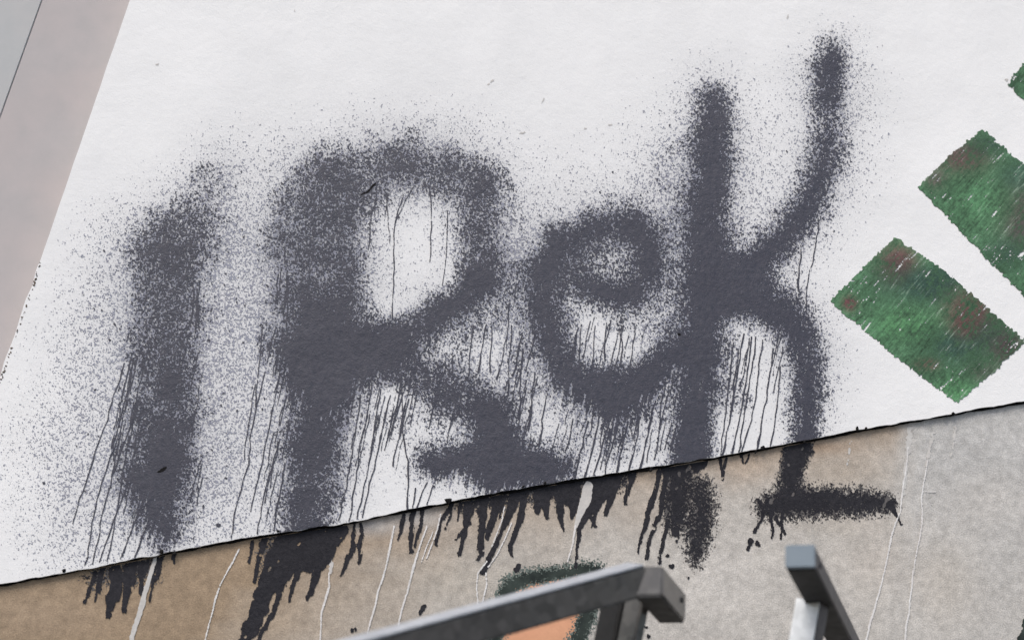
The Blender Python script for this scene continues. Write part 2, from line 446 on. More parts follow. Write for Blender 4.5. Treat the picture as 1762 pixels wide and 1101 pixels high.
# thin runs on the white plaster
D = [
 [(214, 625, 1.2), (186, 720, 1.2), (160, 800, 1.3), (140, 860, 1.2), (130, 900, 1.0)],
 [(226, 650, 1.2), (192, 780, 1.2), (172, 850, 1.2), (150, 972, 1.2)],
 [(236, 700, 1.2), (200, 800, 1.2), (176, 880, 1.2), (158, 970, 1.2)],
 [(230, 800, 1.2), (200, 880, 1.2), (170, 966, 1.2)], [(250, 850, 1.2), (205, 962, 1.2)],
 [(222, 750, 1.2), (205, 850, 1.2), (185, 965, 1.1)], [(262, 880, 1.2), (232, 958, 1.2)],
 [(456, 640, 1.1), (436, 730, 1.2), (430, 800, 1.2), (404, 890, 1.2), (398, 926, 1.2)],
 [(470, 700, 1.2), (440, 850, 1.2), (432, 880, 1.0)], [(478, 760, 1.3), (455, 850, 1.2), (444, 918, 1.2)],
 [(440, 660, 1.0), (420, 790, 1.1)], [(490, 800, 1.2), (470, 912, 1.2)], [(452, 560, 1.0), (440, 700, 1.1)],
 [(640, 660, 1.2), (618, 770, 1.2), (600, 895, 1.2)], [(655, 670, 1.3), (636, 790, 1.3), (612, 892, 1.3)],
 [(672, 680, 1.2), (655, 760, 1.3), (640, 820, 1.3), (622, 890, 1.3)], [(690, 640, 1.2), (694, 740, 1.3), (704, 800, 1.6), (702, 878, 1.3)],
 [(620, 680, 1.2), (606, 780, 1.2), (588, 895, 1.2)], [(715, 840, 1.3), (708, 876, 1.2)], [(735, 830, 1.2), (715, 874, 1.2)],
 [(745, 835, 1.2), (733, 868, 1.2)],
 [(694, 335, 1.2), (678, 390, 1.4), (676, 450, 1.4), (674, 548, 1.1)], [(740, 330, 1.2), (744, 390, 1.2), (742, 452, 1.2)],
 [(770, 360, 1.0), (766, 440, 1.1), (760, 492, 1.0)], [(712, 320, 1.0), (682, 384, 1.1)], [(640, 360, 1.1), (636, 430, 1.2)],
 [(664, 330, 1.0), (672, 420, 1.0)],
 [(836, 560, 1.1), (826, 640, 1.2)], [(846, 560, 1.0), (842, 640, 1.0)], [(880, 560, 1.0), (876, 680, 1.2)],
 [(900, 600, 1.2), (893, 720, 1.2)], [(920, 640, 1.2), (910, 740, 1.2)], [(940, 680, 1.2), (926, 765, 1.2)], [(815, 560, 1.0), (806, 650, 1.0)],
 [(1012, 725, 1.4), (1000, 780, 1.4), (992, 822, 1.3)], [(1030, 725, 1.4), (1016, 790, 1.4), (1006, 820, 1.3)], [(1048, 728, 1.4), (1030, 790, 1.3), (1020, 818, 1.3)],
 [(1062, 730, 1.4), (1050, 780, 1.4), (1040, 815, 1.3)], [(1080, 728, 1.4), (1070, 780, 1.3), (1064, 811, 1.3)], [(1100, 716, 1.3), (1096, 760, 1.4), (1082, 809, 1.3)],
 [(1128, 690, 1.3), (1112, 760, 1.5), (1100, 806, 1.4)], [(986, 720, 1.2), (975, 775, 1.2)], [(1140, 680, 1.2), (1128, 790, 1.2)],
 [(1000, 560, 1.0), (994, 640, 1.1)], [(1024, 560, 1.0), (1018, 640, 1.1)], [(1044, 555, 1.0), (1040, 620, 1.1)], [(1070, 560, 1.0), (1066, 630, 1.1)], [(1092, 560, 1.0), (1084, 640, 1.0)],
 [(1262, 590, 1.3), (1250, 690, 1.3), (1240, 784, 1.3)], [(1280, 575, 1.4), (1262, 680, 1.4), (1246, 784, 1.4)], [(1293, 580, 1.4), (1278, 690, 1.4), (1258, 782, 1.4)],
 [(1300, 580, 1.4), (1288, 670, 1.4), (1272, 780, 1.4)], [(1312, 585, 1.4), (1300, 690, 1.4), (1276, 778, 1.4)], [(1330, 600, 1.4), (1318, 690, 1.4), (1300, 774, 1.4)],
 [(1342, 630, 1.3), (1334, 710, 1.3), (1324, 770, 1.3)], [(1270, 600, 1.2), (1258, 720, 1.2)],
 [(1408, 380, 1.3), (1402, 430, 1.4), (1388, 490, 1.4), (1386, 540, 1.2)], [(1378, 430, 1.2), (1372, 500, 1.2)],
]
extra = []
for (xa, xb, ya, yb, n, l0, l1) in ((205, 250, 560, 860, 26, 40, 110), (325, 350, 470, 850, 18, 30, 80), (470, 500, 450, 850, 26, 30, 90), (605, 720, 650, 730, 22, 40, 120),
                                    (640, 830, 640, 720, 20, 20, 60), (870, 930, 450, 760, 26, 30, 80), (980, 1110, 545, 580, 14, 30, 80),
                                    (960, 1140, 705, 740, 20, 25, 70), (1140, 1170, 640, 760, 12, 20, 60), (1240, 1350, 565, 600, 10, 30, 90),
                                    (640, 800, 300, 340, 7, 20, 60), (290, 390, 310, 400, 5, 10, 30)):
    for _ in range(int(n * .85)):
        x, y, l = rng.uniform(xa, xb), rng.uniform(ya, yb), rng.uniform(l0, l1)
        s = 0.22 if y > 540 else 0.06
        extra.append([(x, y, rng.uniform(.5, 1.3)), (x - s * l * .5, y + l * .5, rng.uniform(.4, 1.0)), (x - s * l, y + l, rng.uniform(.4, 1.1))])
_D = drip_lines(D, 1.5) + drip_lines(extra, 1.5)
for p in _D:
    p[:, 2] *= 0.86 if p[0, 1] > 420 else 0.68
    if len(p) > 4 and rng.random() < .4: p[-2:, 2] *= 1.5      # a bead where the run stopped
# larger spatter thrown wide of the strokes
_w = (np.clip(mis - .12, 0, 1) ** 2 * (1 - P) ** 1.5 * (GY < SY0) * (GX < 1480)).ravel().astype(np.float64); _w = np.cumsum(_w / _w.sum())
_k = np.searchsorted(_w, rng.random(650))
_sx, _sy = GX.ravel()[_k], GY.ravel()[_k]
spat = [np.array([(x, y, q), (x + rng.normal(0, 1.2), y + rng.normal(0.6, 1.4), q * .8)]) for x, y, q in zip(_sx, _sy, rng.gamma(2.6, 0.26, 650) + .35)]
DF = lines_field(_D + spat) + 0.16 * np.clip(fine, -2.0, .6) * 0.5
PAINT_W = np.maximum(FIELD, DF)
SY = seam_y(GX)
above = (SY - 1.2 - GY) / 3
PAINT_W = np.minimum(PAINT_W, above)
PAINT_W = np.minimum(PAINT_W, (GX - edge_x(GY) - 4) / 3)
THIN_W = np.minimum(np.minimum(FIELD2, above), (GX - edge_x(GY) - 4) / 3)
# keep the patch paint clear of the black
# ---- dark paint on the stucco base: blots, runs, the foot of the last letter
B = [
 [(164, 986, 5), (156, 1010, 4), (147, 1036, 3)], [(174, 982, 5), (171, 1018, 3)], [(200, 978, 12), (196, 1010, 12), (190, 1040, 9), (187, 1060, 5)],
 [(206, 990, 8), (204, 1030, 6)], [(226, 975, 12), (220, 1010, 10), (214, 1050, 6)], [(246, 972, 8), (242, 1024, 4)], [(282, 955, 4), (268, 1000, 4), (259, 1032, 3)],
 [(270, 962, 7), (262, 985, 5)], [(302, 950, 4), (299, 968, 3)],
 [(505, 925, 26), (510, 950, 26), (500, 965, 20)], [(550, 920, 30), (545, 945, 28), (535, 965, 20)], [(490, 940, 18), (472, 975, 19), (455, 1020, 16), (440, 1065, 13), (420, 1110, 14), (405, 1160, 9)],
 [(520, 950, 22), (512, 985, 8), (502, 1020, 4), (499, 1034, 3)], [(500, 980, 10), (485, 1005, 7), (474, 1052, 4), (450, 1095, 4), (440, 1130, 3)],
 [(552, 950, 16), (544, 985, 7), (541, 1005, 5), (531, 1028, 4)], [(455, 925, 7), (446, 960, 5), (442, 1000, 3)], [(434, 930, 3), (427, 966, 2.5)], [(586, 912, 12), (580, 935, 6)],
 [(612, 898, 4), (606, 945, 5), (594, 972, 4), (586, 990, 3)], [(621, 896, 4), (619, 940, 5), (616, 970, 3)],
 [(696, 884, 4), (692, 905, 4), (684, 928, 3)], [(712, 880, 5), (709, 920, 6), (708, 949, 4)], [(726, 878, 5), (722, 910, 4), (714, 940, 4)],
 [(778, 866, 5), (757, 898, 4), (751, 938, 3)], [(808, 864, 9), (803, 905, 7), (797, 935, 4), (793, 952, 4)], [(801, 910, 4), (782, 928, 3)],
 [(832, 860, 11), (829, 910, 8), (826, 945, 6), (824, 950, 4)], [(824, 945, 4), (832, 950, 4), (822, 961, 4)], [(856, 856, 10), (848, 895, 7), (838, 925, 4)],
 [(890, 850, 12), (878, 875, 9), (866, 908, 5), (846, 950, 5), (830, 985, 5)],
 [(905, 846, 7), (898, 885, 7), (886, 920, 5), (878, 940, 4), (879, 957, 3)], [(925, 842, 12), (926, 880, 5)], [(940, 840, 12), (942, 890, 4)],
 [(962, 838, 14), (960, 868, 8), (964, 900, 4), (967, 912, 3)], [(982, 834, 14), (986, 875, 9), (984, 890, 4)], [(975, 850, 16), (985, 860, 14)],
 [(1034, 826, 12), (1022, 860, 9), (1006, 892, 7), (998, 910, 4), (993, 940, 3), (991, 975, 2.5)], [(1050, 822, 14), (1040, 850, 9), (1026, 880, 5), (1020, 907, 3)],
 [(1062, 818, 10), (1054, 850, 6), (1040, 884, 4)], [(1088, 815, 7), (1084, 840, 5), (1074, 866, 3)], [(1015, 870, 4), (1022, 905, 3)],
 [(1134, 812, 5), (1128, 850, 5), (1112, 905, 4), (1099, 950, 3)], [(1146, 815, 6), (1136, 880, 5), (1124, 906, 4), (1108, 960, 3)], [(1148, 900, 3.5), (1140, 935, 3), (1131, 968, 3)],
 [(1150, 805, 12), (1190, 799, 14), (1214, 793, 8)],
 [(1238, 790, 3), (1243, 824, 2.5)], [(1250, 787, 3), (1243, 808, 2.5)], [(1276, 780, 3), (1278, 796, 2.5)], [(1290, 779, 3), (1284, 796, 2.5)],
 [(1312, 883, 3.5), (1308, 900, 3), (1300, 915, 3)], [(1328, 882, 3), (1328, 924, 2.6)], [(1346, 882, 3), (1344, 925, 2.6)], [(1334, 890, 3), (1352, 918, 2.6)],
 [(1292, 930, 5), (1289, 944, 3)], [(1303, 934, 4.5), (1304, 936, 4)], [(1532, 868, 7), (1541, 884, 3), (1550, 902, 1.8)],
 [(1162, 912, 6), (1164, 918, 6)], [(1163, 930, 3), (1164, 931, 3)], [(1148, 955, 3), (1149, 956, 3)], [(1154, 974, 4.5), (1156, 974, 4)],
 [(731, 1042, 4), (723, 1054, 4)], [(606, 1084, 4), (612, 1082, 4)], [(893, 973, 4), (889, 980, 4)], [(1184, 993, 2.4), (1186, 994, 2.4)], [(828, 868, 2), (828, 869, 2)],
 [(1060, 1040, 2), (1050, 1100, 1.6), (1044, 1140, 1.4)], [(1108, 1064, 2), (1098, 1100, 1.8)], [(1112, 1078, 2.4), (1113, 1079, 2.4)], [(1116, 1094, 2.4), (1117, 1094, 2.4)],
]
for _ in range(36):
    x = rng.choice([rng.uniform(160, 290), rng.uniform(455, 600), rng.uniform(770, 1080), rng.uniform(800, 1060)])
    l = rng.uniform(14, 60); y = float(seam_y(x)) + 3
    B.append([(x, y, rng.uniform(1.6, 3.2)), (x - .12 * l, y + .5 * l, rng.uniform(1.4, 2.6)), (x - .28 * l, y + l, 1.3)])
_B = drip_lines(B, 1.7, 10)
for p in _B: p[:, 2] = np.where(p[:, 2] < 12, p[:, 2] * 0.82, p[:, 2])
BF = lines_field(_B)
soft_b, _ = spray([
 [(1166, 812, 20, 5, 1, .1), (1166, 850, 21, 5, 1, .1), (1164, 893, 17, 5, .97, .1)],
 [(1205, 838, 13, 6, .9, .1), (1209, 872, 17, 6, .95, .12), (1204, 915, 17, 6, .98, .12), (1197, 948, 12, 6, .97, .1), (1196, 966, 5, 5, .8, .1)],
 [(1374, 768, 24, 2.5, 1, 0), (1364, 800, 20, 2.5, 1, 0), (1358, 840, 16, 4, 1, 0)],
 [(1322, 872, 16, 5, 1, .1), (1360, 864, 24, 5, 1, .14), (1420, 863, 21, 5, 1, .16), (1480, 864, 18, 5, 1, .16), (1524, 866, 14, 4, 1, .1)],
 [(480, 930, 16, 9, .7, .1), (470, 985, 14, 9, .6, .1)],
 [(168, 990, 10, 9, .55, .1), (250, 978, 14, 9, .6, .1)],
 [(800, 866, 8, 6, .75, .05), (900, 850, 10, 6, .8, .05), (1000, 834, 16, 7, .75, .05), (1070, 822, 10, 6, .8, .05)],
])
SB = soft_b - (0.05 + 0.92 * uniform(0.85 * fine + 0.35 * mid))
THIN_B = np.minimum(1 - (1 - soft_b) ** 1.9 - (0.08 + 0.92 * uniform(smooth_noise(.62, .62) + 0.3 * mid)), (GY - SY - 4) / 3)
PAINT_B = np.maximum(BF + 0.12 * fine + 0.15 * runs + 0.10 * mid, SB)
below = (GY - SY - 4) / 3
worn_b = smooth_noise(2.6, 3.4, -0.2) + 0.6 * smooth_noise(14, 10)
PAINT_B = np.minimum(PAINT_B, (2.5 - worn_b) * 0.6)
PAINT_B = np.minimum(PAINT_B, below)
# white runs and the pale streak that covers the black
Wl = drip_lines([
 [(411, 945, 1.6), (398, 972, 1.6), (383, 997, 1.8), (372, 1036, 1.8), (360, 1080, 1.6), (350, 1120, 1.6)],
 [(566, 985, 1.6), (566, 1014, 2.6), (553, 1050, 2), (550, 1101, 1.8), (544, 1150, 1.8)],
 [(678, 905, 2), (672, 930, 2.4), (664, 980, 2.2), (648, 1020, 2.2), (640, 1060, 2), (630, 1090, 2), (620, 1130, 2)],
 [(735, 905, 2), (724, 935, 2.6), (714, 966, 2.8), (700, 1015, 2.8), (690, 1050, 2.4), (682, 1090, 2)],
 [(758, 885, 1.5), (747, 925, 1.6), (734, 960, 1.6)], [(745, 915, 1.2), (724, 966, 1.5)],
 [(868, 872, 1.8), (862, 900, 1.5), (848, 940, 1.5)], [(880, 900, 1.6), (860, 950, 1.5), (842, 975, 1.5)],
 [(838, 965, 1.6), (818, 992, 1.8), (823, 1025, 1.8), (818, 1060, 1.6)], [(836, 985, 1.5), (842, 993, 1.6), (834, 1020, 1.8), (828, 1050, 1.8)],
 [(990, 905, 2.4), (984, 945, 2.4), (976, 966, 2)],
 [(1562, 770, 1.6), (1556, 825, 2.2), (1548, 880, 2), (1536, 914, 2.2), (1525, 970, 2.4), (1507, 1045, 2.4), (1492, 1100, 2.4), (1480, 1160, 2.2)],
 [(1596, 790, 1.4), (1588, 830, 2.2), (1586, 915, 2), (1573, 983, 2.2), (1566, 1050, 2.2), (1556, 1120, 2.2)],
 [(1610, 846, 1), (1603, 846, 1), (1588, 845, 1)],
], 1.2, 22)
for p in Wl: p[:, 2] *= 0.72
WF = lines_field(Wl) + 0.12 * np.clip(fine, -2.5, .6)
Gl = drip_lines([[(268, 958, 4.5), (256, 1000, 5), (238, 1060, 5), (224, 1105, 5), (208, 1160, 5)],
                 [(1012, 836, 9), (1007, 860, 10), (998, 885, 8), (992, 905, 4)],
                 [(1566, 738, 6), (1560, 790, 5), (1554, 850, 3)], [(1606, 745, 5), (1594, 800, 3)], [(1644, 735, 4), (1636, 790, 2.5)],
                 [(572, 935, 5), (568, 985, 4)], [(1463, 760, 3), (1456, 800, 2)]], 1.0, 20)
for p in Gl: p[:, 2] *= 0.8
GF = lines_field(Gl) + 0.5 * np.clip(0.8 * mid - 0.4, -2, .3)
GF2 = np.minimum(lines_field(Gl[:2]) + 0.10 * mid, below)
GF = np.minimum(GF, below)
WF = np.minimum(WF, below)
PAINT_B = np.minimum(PAINT_B, -np.maximum(GF2, lines_field(Wl) - 0.1))

# ---- painted figure on the base: orange field with a dark green outline
OUT = np.array([0.0, 13.0, 2.0]) + np.array([(856, 1062, 12), (866, 1022, 13), (880, 994, 14), (910, 981, 12), (960, 974, 10), (1000, 968, 10), (1028, 967, 9), (1024, 1000, 10), (1010, 1045, 12),
                (992, 1095, 13), (972, 1150, 13), (950, 1205, 12), (900, 1215, 12), (850, 1200, 12), (846, 1120, 12), (856, 1062, 12)], float)
osd, ov = seg_dist(OUT)
_oc = 1 / (1 + np.exp(np.clip((osd - ov[0] + 3) / 3.2, -30, 30)))
OUTF = np.minimum(_oc - (0.04 + 0.92 * uniform(fine + 0.35 * mid)), below)
def inside(poly):
    poly = np.asarray(poly, float)
    r = np.zeros(SHP, bool)
    for (xa, ya), (xb, yb) in zip(poly, np.roll(poly, -1, 0)):
        c = ((ya > GY) != (yb > GY)) & (GX < (xb - xa) * (GY - ya) / (yb - ya + 1e-9) + xa)
        r ^= c
    return r
def poly_sd(poly):
    p = np.asarray(poly, float)
    d, _ = seg_dist(np.c_[np.vstack([p, p[:1]]), np.zeros(len(p) + 1)])
    return np.where(inside(p), d, -d)
ORANGE = poly_sd(OUT[:-1, :2]) / 4
HALO = np.minimum(1 / (1 + np.exp(np.clip((osd - ov[0] - 2) / 4, -30, 30))) - (0.05 + 0.93 * uniform(smooth_noise(.66, .66) + 0.3 * mid)), below)

# ---- green patches
QA = [(1690, 222), (1640, 262), (1578, 322), (1640, 385), (1700, 448), (1765, 514), (1840, 590), (1896, 530), (1830, 352), (1762, 284)]
QB = [(1540, 408), (1490, 456), (1428, 518), (1500, 580), (1580, 644), (1648, 693), (1710, 640), (1766, 588), (1690, 522), (1620, 462)]
QC = [(1762, 108), (1742, 132), (1733, 146), (1748, 162), (1770, 180), (1860, 150), (1880, 60), (1800, 60)]
QD = [(1770, 1042), (1759, 1072), (1748, 1110), (1743, 1160), (1880, 1180), (1880, 1000), (1790, 1000)]
brush = smooth_noise(1.0, 5.0, -0.85)
def patch_field(q, ragged):
    s = poly_sd(q)
    return np.minimum(s / 4 + 0.28 * mid + 0.35 * smooth_noise(9, 9) * ragged, 1.5), s

# ------------------------------------------------------------------ fields to meshes (marching squares, inner cells merged along rows)
CASES = {1: 'a A D', 2: 'b B A', 3: 'a b B D', 4: 'c C B', 5: 'a A B c C D', 6: 'b c C A', 7: 'a b c C D', 8: 'd D C', 9: 'a A C d',
         10: 'A b B C d D', 11: 'a b B C d', 12: 'd D B c', 13: 'a A B c d', 14: 'b c d D A'}
def field_mesh(name, F, yplane, lift, pigment=None, merge=True):
    F = np.where(np.abs(F) < 1e-5, 1e-5, F)
    ins = F > 0
    ii, jj = np.nonzero(ins)
    if len(ii) == 0: return None
    i0, i1 = max(ii.min() - 1, 0), min(ii.max() + 2, SHP[0]); j0, j1 = max(jj.min() - 1, 0), min(jj.max() + 2, SHP[1])
    F = F[i0:i1, j0:j1]; ins = ins[i0:i1, j0:j1]; xs = gx[j0:j1]; ys = gy[i0:i1]
    a, b, c, d = ins[:-1, :-1], ins[:-1, 1:], ins[1:, 1:], ins[1:, :-1]
    code = a * 1 + b * 2 + c * 4 + d * 8
    PX, TOT = [], []
    def emit(pts):              # list of (x array, y array), same length
        n = len(pts)
        xy = np.stack([np.stack(p, -1) for p in pts], 1)
        PX.append(xy.reshape(-1, 2)); TOT.append(np.full(len(xy), n))
    for cs, spec in CASES.items():
        i, j = np.nonzero(code == cs)
        if len(i) == 0: continue
        x, y = xs[j], ys[i]
        fa, fb, fc, fd = F[i, j], F[i, j + 1], F[i + 1, j + 1], F[i + 1, j]
        def cr(u, v):
            with np.errstate(all='ignore'):
                return np.clip(np.nan_to_num(u / (u - v), nan=.5), 0.04, .96) * GH
        one = np.full_like(x, GH)
        loc = {'a': lambda: (x, y), 'b': lambda: (x + one, y), 'c': lambda: (x + one, y + one), 'd': lambda: (x, y + one),
               'A': lambda: (x + cr(fa, fb), y), 'B': lambda: (x + one, y + cr(fb, fc)), 'C': lambda: (x + cr(fd, fc), y + one), 'D': lambda: (x, y + cr(fa, fd))}
        emit([loc[k]() for k in reversed(spec.split())])
    full = code == 15
    if merge:
        pad = np.zeros((full.shape[0], 1), bool)
        df = np.diff(np.hstack([pad, full, pad]).astype(np.int8), axis=1)
        si, sj = np.nonzero(df == 1); ei, ej = np.nonzero(df == -1)
        xa, xb, ya = xs[0] + sj * GH, xs[0] + ej * GH, ys[si]
    else:
        si, sj = np.nonzero(full)
        xa, xb, ya = xs[sj], xs[sj] + GH, ys[si]
    if len(xa): emit([(xa, ya), (xa, ya + GH), (xb, ya + GH), (xb, ya)])
    xy = np.vstack(PX); tot = np.concatenate(TOT)
    starts = np.r_[0, np.cumsum(tot)[:-1]]
    co = on_plane(xy[:, 0], xy[:, 1], yplane)
    co[:, 1] -= lift
    me = mesh_arrays(name, co, np.arange(len(xy)), starts, tot)
    if pigment is not None:
        col = pigment(xy[:, 0], xy[:, 1])
        at_ = me.color_attributes.new('pigment', 'FLOAT_COLOR', 'POINT')
        at_.data.foreach_set('color', np.c_[col, np.ones(len(col))].astype(np.float32).ravel())
    return me

# ------------------------------------------------------------------ the white plaster wall
def grid_solid(name, left, right, top, bottom_rows, y, back, nx, ny):
    pass

NXG, NYG = 440, 210
origin = on_plane(np.array(900.), np.array(900.), YW)
wall = empty('plaster_wall', (0.6, YW, 0.0))
tag(wall, 'white plastered wall with dark spray-painted lettering and green patches', 'wall')

sb = np.linspace(0, 1, NXG) ** 1.0
bx = -132 + sb * (3400 + 132)
by = seam_y(bx)
chip = rng.standard_normal(NXG); chip = np.convolve(chip, np.ones(3) / 3, 'same')
TOPY = -900
tx = edge_x(TOPY) + sb * (3900 - edge_x(TOPY))
tv = np.linspace(0, 1, NYG)[:, None]
wx = tx[None] * (1 - tv) + bx[None] * tv
wy = TOPY * (1 - tv) + by[None] * tv
# ragged plaster edge: nibbled bottom line and broken lower part of the left border
wy[-1] += -1.0 + 1.3 * chip
lr = np.convolve(rng.standard_normal(NYG), np.ones(3) / 3, 'same')
wx[:, 0] += np.where(wy[:, 0] > 450, -1 + 1.5 * lr, 0.25 * lr)
co = on_plane(wx.ravel(), wy.ravel(), YW)
mist_at = np.zeros(NXG * NYG)
jj = np.clip(((wx.ravel() - X0) / GH).astype(int), 0, SHP[1] - 1); ii = np.clip(((wy.ravel() - Y0) / GH).astype(int), 0, SHP[0] - 1)
mist_at = (mis[ii, jj] + 0.9 * P[ii, jj]) * ((wx.ravel() > X0) & (wx.ravel() < X1 - 4) & (wy.ravel() > Y0 + 2))
idx = np.arange(NXG * NYG).reshape(NYG, NXG)
quads = np.stack([idx[:-1, :-1], idx[1:, :-1], idx[1:, 1:], idx[:-1, 1:]], -1).reshape(-1, 4)
ring = np.r_[idx[0, :], idx[1:, -1], idx[-1, -2::-1], idx[-2:0:-1, 0]]
bco = co[ring].copy(); bco[:, 1] += 0.20
nb = len(co)
rb = nb + np.arange(len(ring))
side = np.stack([ring, np.roll(ring, -1), np.roll(rb, -1), rb], -1)
allq = np.vstack([quads, side])
me = mesh_arrays('plaster', np.vstack([co, bco]), allq.ravel(), np.arange(len(allq)) * 4, None)
at_ = me.attributes.new('overspray', 'FLOAT', 'POINT')
at_.data.foreach_set('value', np.r_[mist_at * 0.68, np.zeros(len(bco))].astype(np.float32))
link('plaster', me, M_PLASTER, wall)

LBL = {'I': 'dark sprayed upright stroke like a capital I', 'R': 'dark sprayed capital R', 'e': 'dark sprayed lower case e', 'k': 'dark sprayed letter k with long arm'}
for n_, k in enumerate(order):
    me = field_mesh('spray_letter', np.where(OWNER == n_, PAINT_W, -1.0), YW, 0.0012)
    lo = tag(link('spray_letter', me, M_BLACK, wall), LBL[k])
    me = field_mesh('overspray', np.where(OWNER == n_, THIN_W, -1.0), YW, 0.0006)
    ov_o = link('overspray', me, M_THIN, lo)
    ov_o.matrix_parent_inverse = lo.matrix_world.inverted()

def blobs(base, items, x, y, mod=1.0):
    col = np.tile(np.array(base, float), (len(x), 1))
    for (cx, cy, rx, ry, c, s) in items:
        w = np.clip(s * mod * np.exp(-(((x - cx) / rx) ** 2 + ((y - cy) / ry) ** 2) ** 1.3), 0, 1)
        col = col * (1 - w[:, None]) + np.array(c) * w[:, None]
    return col
def sample(f, x, y):
    return f[np.clip(((y - Y0) / GH).astype(int), 0, SHP[0] - 1), np.clip(((x - X0) / GH).astype(int), 0, SHP[1] - 1)]
GREEN, DKG, MAR, PALE = (.074, .168, .088), (.028, .062, .046), (.120, .056, .056), (.36, .47, .36)
clump = smooth_noise(16, 16)
def pig(items):
    def f(x, y):
        b = sample(brush, x, y); m2 = sample(mid, x, y); cl = sample(clump, x, y)
        col = blobs(GREEN, items, x, y, np.clip(1.0 + 0.32 * b + 0.30 * m2 + 0.3 * cl, 0, 1.3))
        col *= (1 + 0.13 * b + 0.10 * m2 + 0.16 * cl)[:, None]
        pale = np.clip((b - 1.0) * 0.35, 0, 0.5) * np.clip(0.4 + cl * .6, 0, 1.2)
        col = col * (1 - pale[:, None]) + np.array(PALE) * pale[:, None]
        return np.clip(col, 0.01, .8)
    return f
patches = [
 (QB, [(1545, 455, 34, 34, MAR, .85), (1530, 480, 40, 40, DKG, .4), (1462, 522, 14, 14, MAR, .9), (1600, 490, 60, 34, DKG, .9), (1670, 545, 45, 45, MAR, .85), (1640, 590, 60, 40, DKG, .8), (1700, 575, 40, 30, DKG, .7), (1650, 470, 40, 16, DKG, .7),
       (1660, 560, 26, 20, (.13, .05, .052), .5), (1735, 600, 34, 34, (.06, .045, .045), .8), (1593, 628, 22, 12, MAR, .7), (1560, 560, 60, 30, (.075, .2, .085), .6), (1640, 670, 34, 24, (.08, .22, .09), .5),
       (1690, 640, 30, 20, (.06, .06, .05), .6)],
  [(1560, 445, 40, 26, .75), (1500, 560, 60, 26, .45), (1620, 660, 60, 26, .5), (1610, 470, 60, 20, .5), (1480, 500, 40, 25, .35), (1745, 590, 26, 20, .35)]),
 (QA, [(1655, 270, 50, 30, (.10, .065, .06), .8), (1700, 250, 40, 20, DKG, .6), (1760, 370, 45, 60, (.07, .055, .055), .85), (1690, 350, 60, 40, (.075, .19, .09), .6), (1730, 440, 40, 30, DKG, .6), (1610, 310, 20, 20, (.1, .07, .07), .6),
       (1755, 300, 40, 30, DKG, .6)],
  [(1625, 345, 40, 24, .5), (1600, 318, 20, 16, .5), (1720, 445, 50, 30, .5), (1740, 280, 40, 16, .25), (1745, 480, 30, 20, .35)]),
 (QC, [(1740, 140, 12, 20, DKG, .5)], [(1740, 145, 18, 26, .9)]),
]
PLBL = ['lower green painted patch with maroon smudges', 'upper green painted patch with brown streaks', 'small ragged corner of a green patch']
for (q, items, worn), lb in zip(patches, PLBL):
    F, s = patch_field(q, 0.35)
    wear = np.zeros(SHP)
    for (cx, cy, rx, ry, st) in worn:
        wear = np.maximum(wear, st * np.exp(-(((GX - cx) / rx) ** 2 + ((GY - cy) / ry) ** 2)))
    wear = np.maximum(wear, 0.25 * np.exp(-np.maximum(s, 0) / 6))
    F = np.minimum(F, 1.0 - (wear * 0.25 + 0.012) / np.maximum(1 - uniform(0.8 * brush + 0.5 * fine), 1e-3) * 0.55)
    me = field_mesh('green_patch', F, YW, 0.0012, pig(items), merge=False)
    tag(link('green_patch', me, M_GREEN, wall), lb)

sc = [[(840, 146, .8), (846, 140, 1.4), (850, 137, .6)], [(932, 178, .8), (936, 171, 1.4)], [(1355, 32, .9), (1356, 27, 1.0)], [(269, 112, 1.0), (274, 110, .7)],
      [(1006, 222, 1.0), (1011, 220, .7)], [(1048, 216, 1.1), (1053, 214, .7)], [(894, 230, .6), (904, 228, .6)], [(1731, 137, 1.8), (1733, 138, 1.8)], [(507, 17, .9), (507, 20, .9)]]
me = field_mesh('scuff_mark', lines_field([np.array(l, float) for l in sc], .8) + 0.15 * fine, YW, 0.0008)
link('scuff_mark', me, mat_paint('dirt', (0.46, 0.45, 0.43), (0.58, 0.57, 0.55), .9, .1, 200), wall)
me = field_mesh('chipped_paint', lines_field([np.array(l, float) for l in ([(272, 812, 1.4), (280, 808, 3.2), (286, 804, 1.6)], [(622, 335, 1.2), (634, 330, 1.6), (640, 322, 2), (646, 316, 1.4)], [(1168, 575, 2.2), (1169, 576, 2)])]) + .1 * fine, YW, 0.0016)
link('chipped_paint', me, M_SEAL, wall)
# crumbs of broken plaster along the lower left border and specks of dirt in the joint
def pebble(bm, p, r, squash=0.6):
    m = Matrix.Translation(Vector(p)) @ Matrix.Rotation(rng.uniform(0, 6), 4, 'Y') @ Matrix.Diagonal((r * rng.uniform(.6, 1.5), r * squash, r * rng.uniform(.6, 1.2), 1))
    ret = bmesh.ops.create_icosphere(bm, subdivisions=1, radius=1.0, matrix=m)
    for v in ret['verts']: v.co += Vector(rng.normal(0, r * 0.16, 3))
bm = bmesh.new()
for y in np.r_[rng.uniform(455, 560, 40), rng.uniform(560, 640, 16), rng.uniform(630, 690, 16), [452, 453]]:
    r = rng.uniform(0.0009, 0.0024)
    pebble(bm, on_plane(np.array(edge_x(y) - 3.5 + rng.normal(0, 1.0)), np.array(float(y)), YW) + np.array([0, -0.0002, 0]), r)
me = bpy.data.meshes.new('broken_edge'); bm.to_mesh(me); bm.free()
m_crumb = mat_paint('old_mortar', (0.07, 0.055, 0.045), (0.26, 0.22, 0.19), 0.95, 0.1, 200)
link('broken_edge', me, m_crumb, wall)

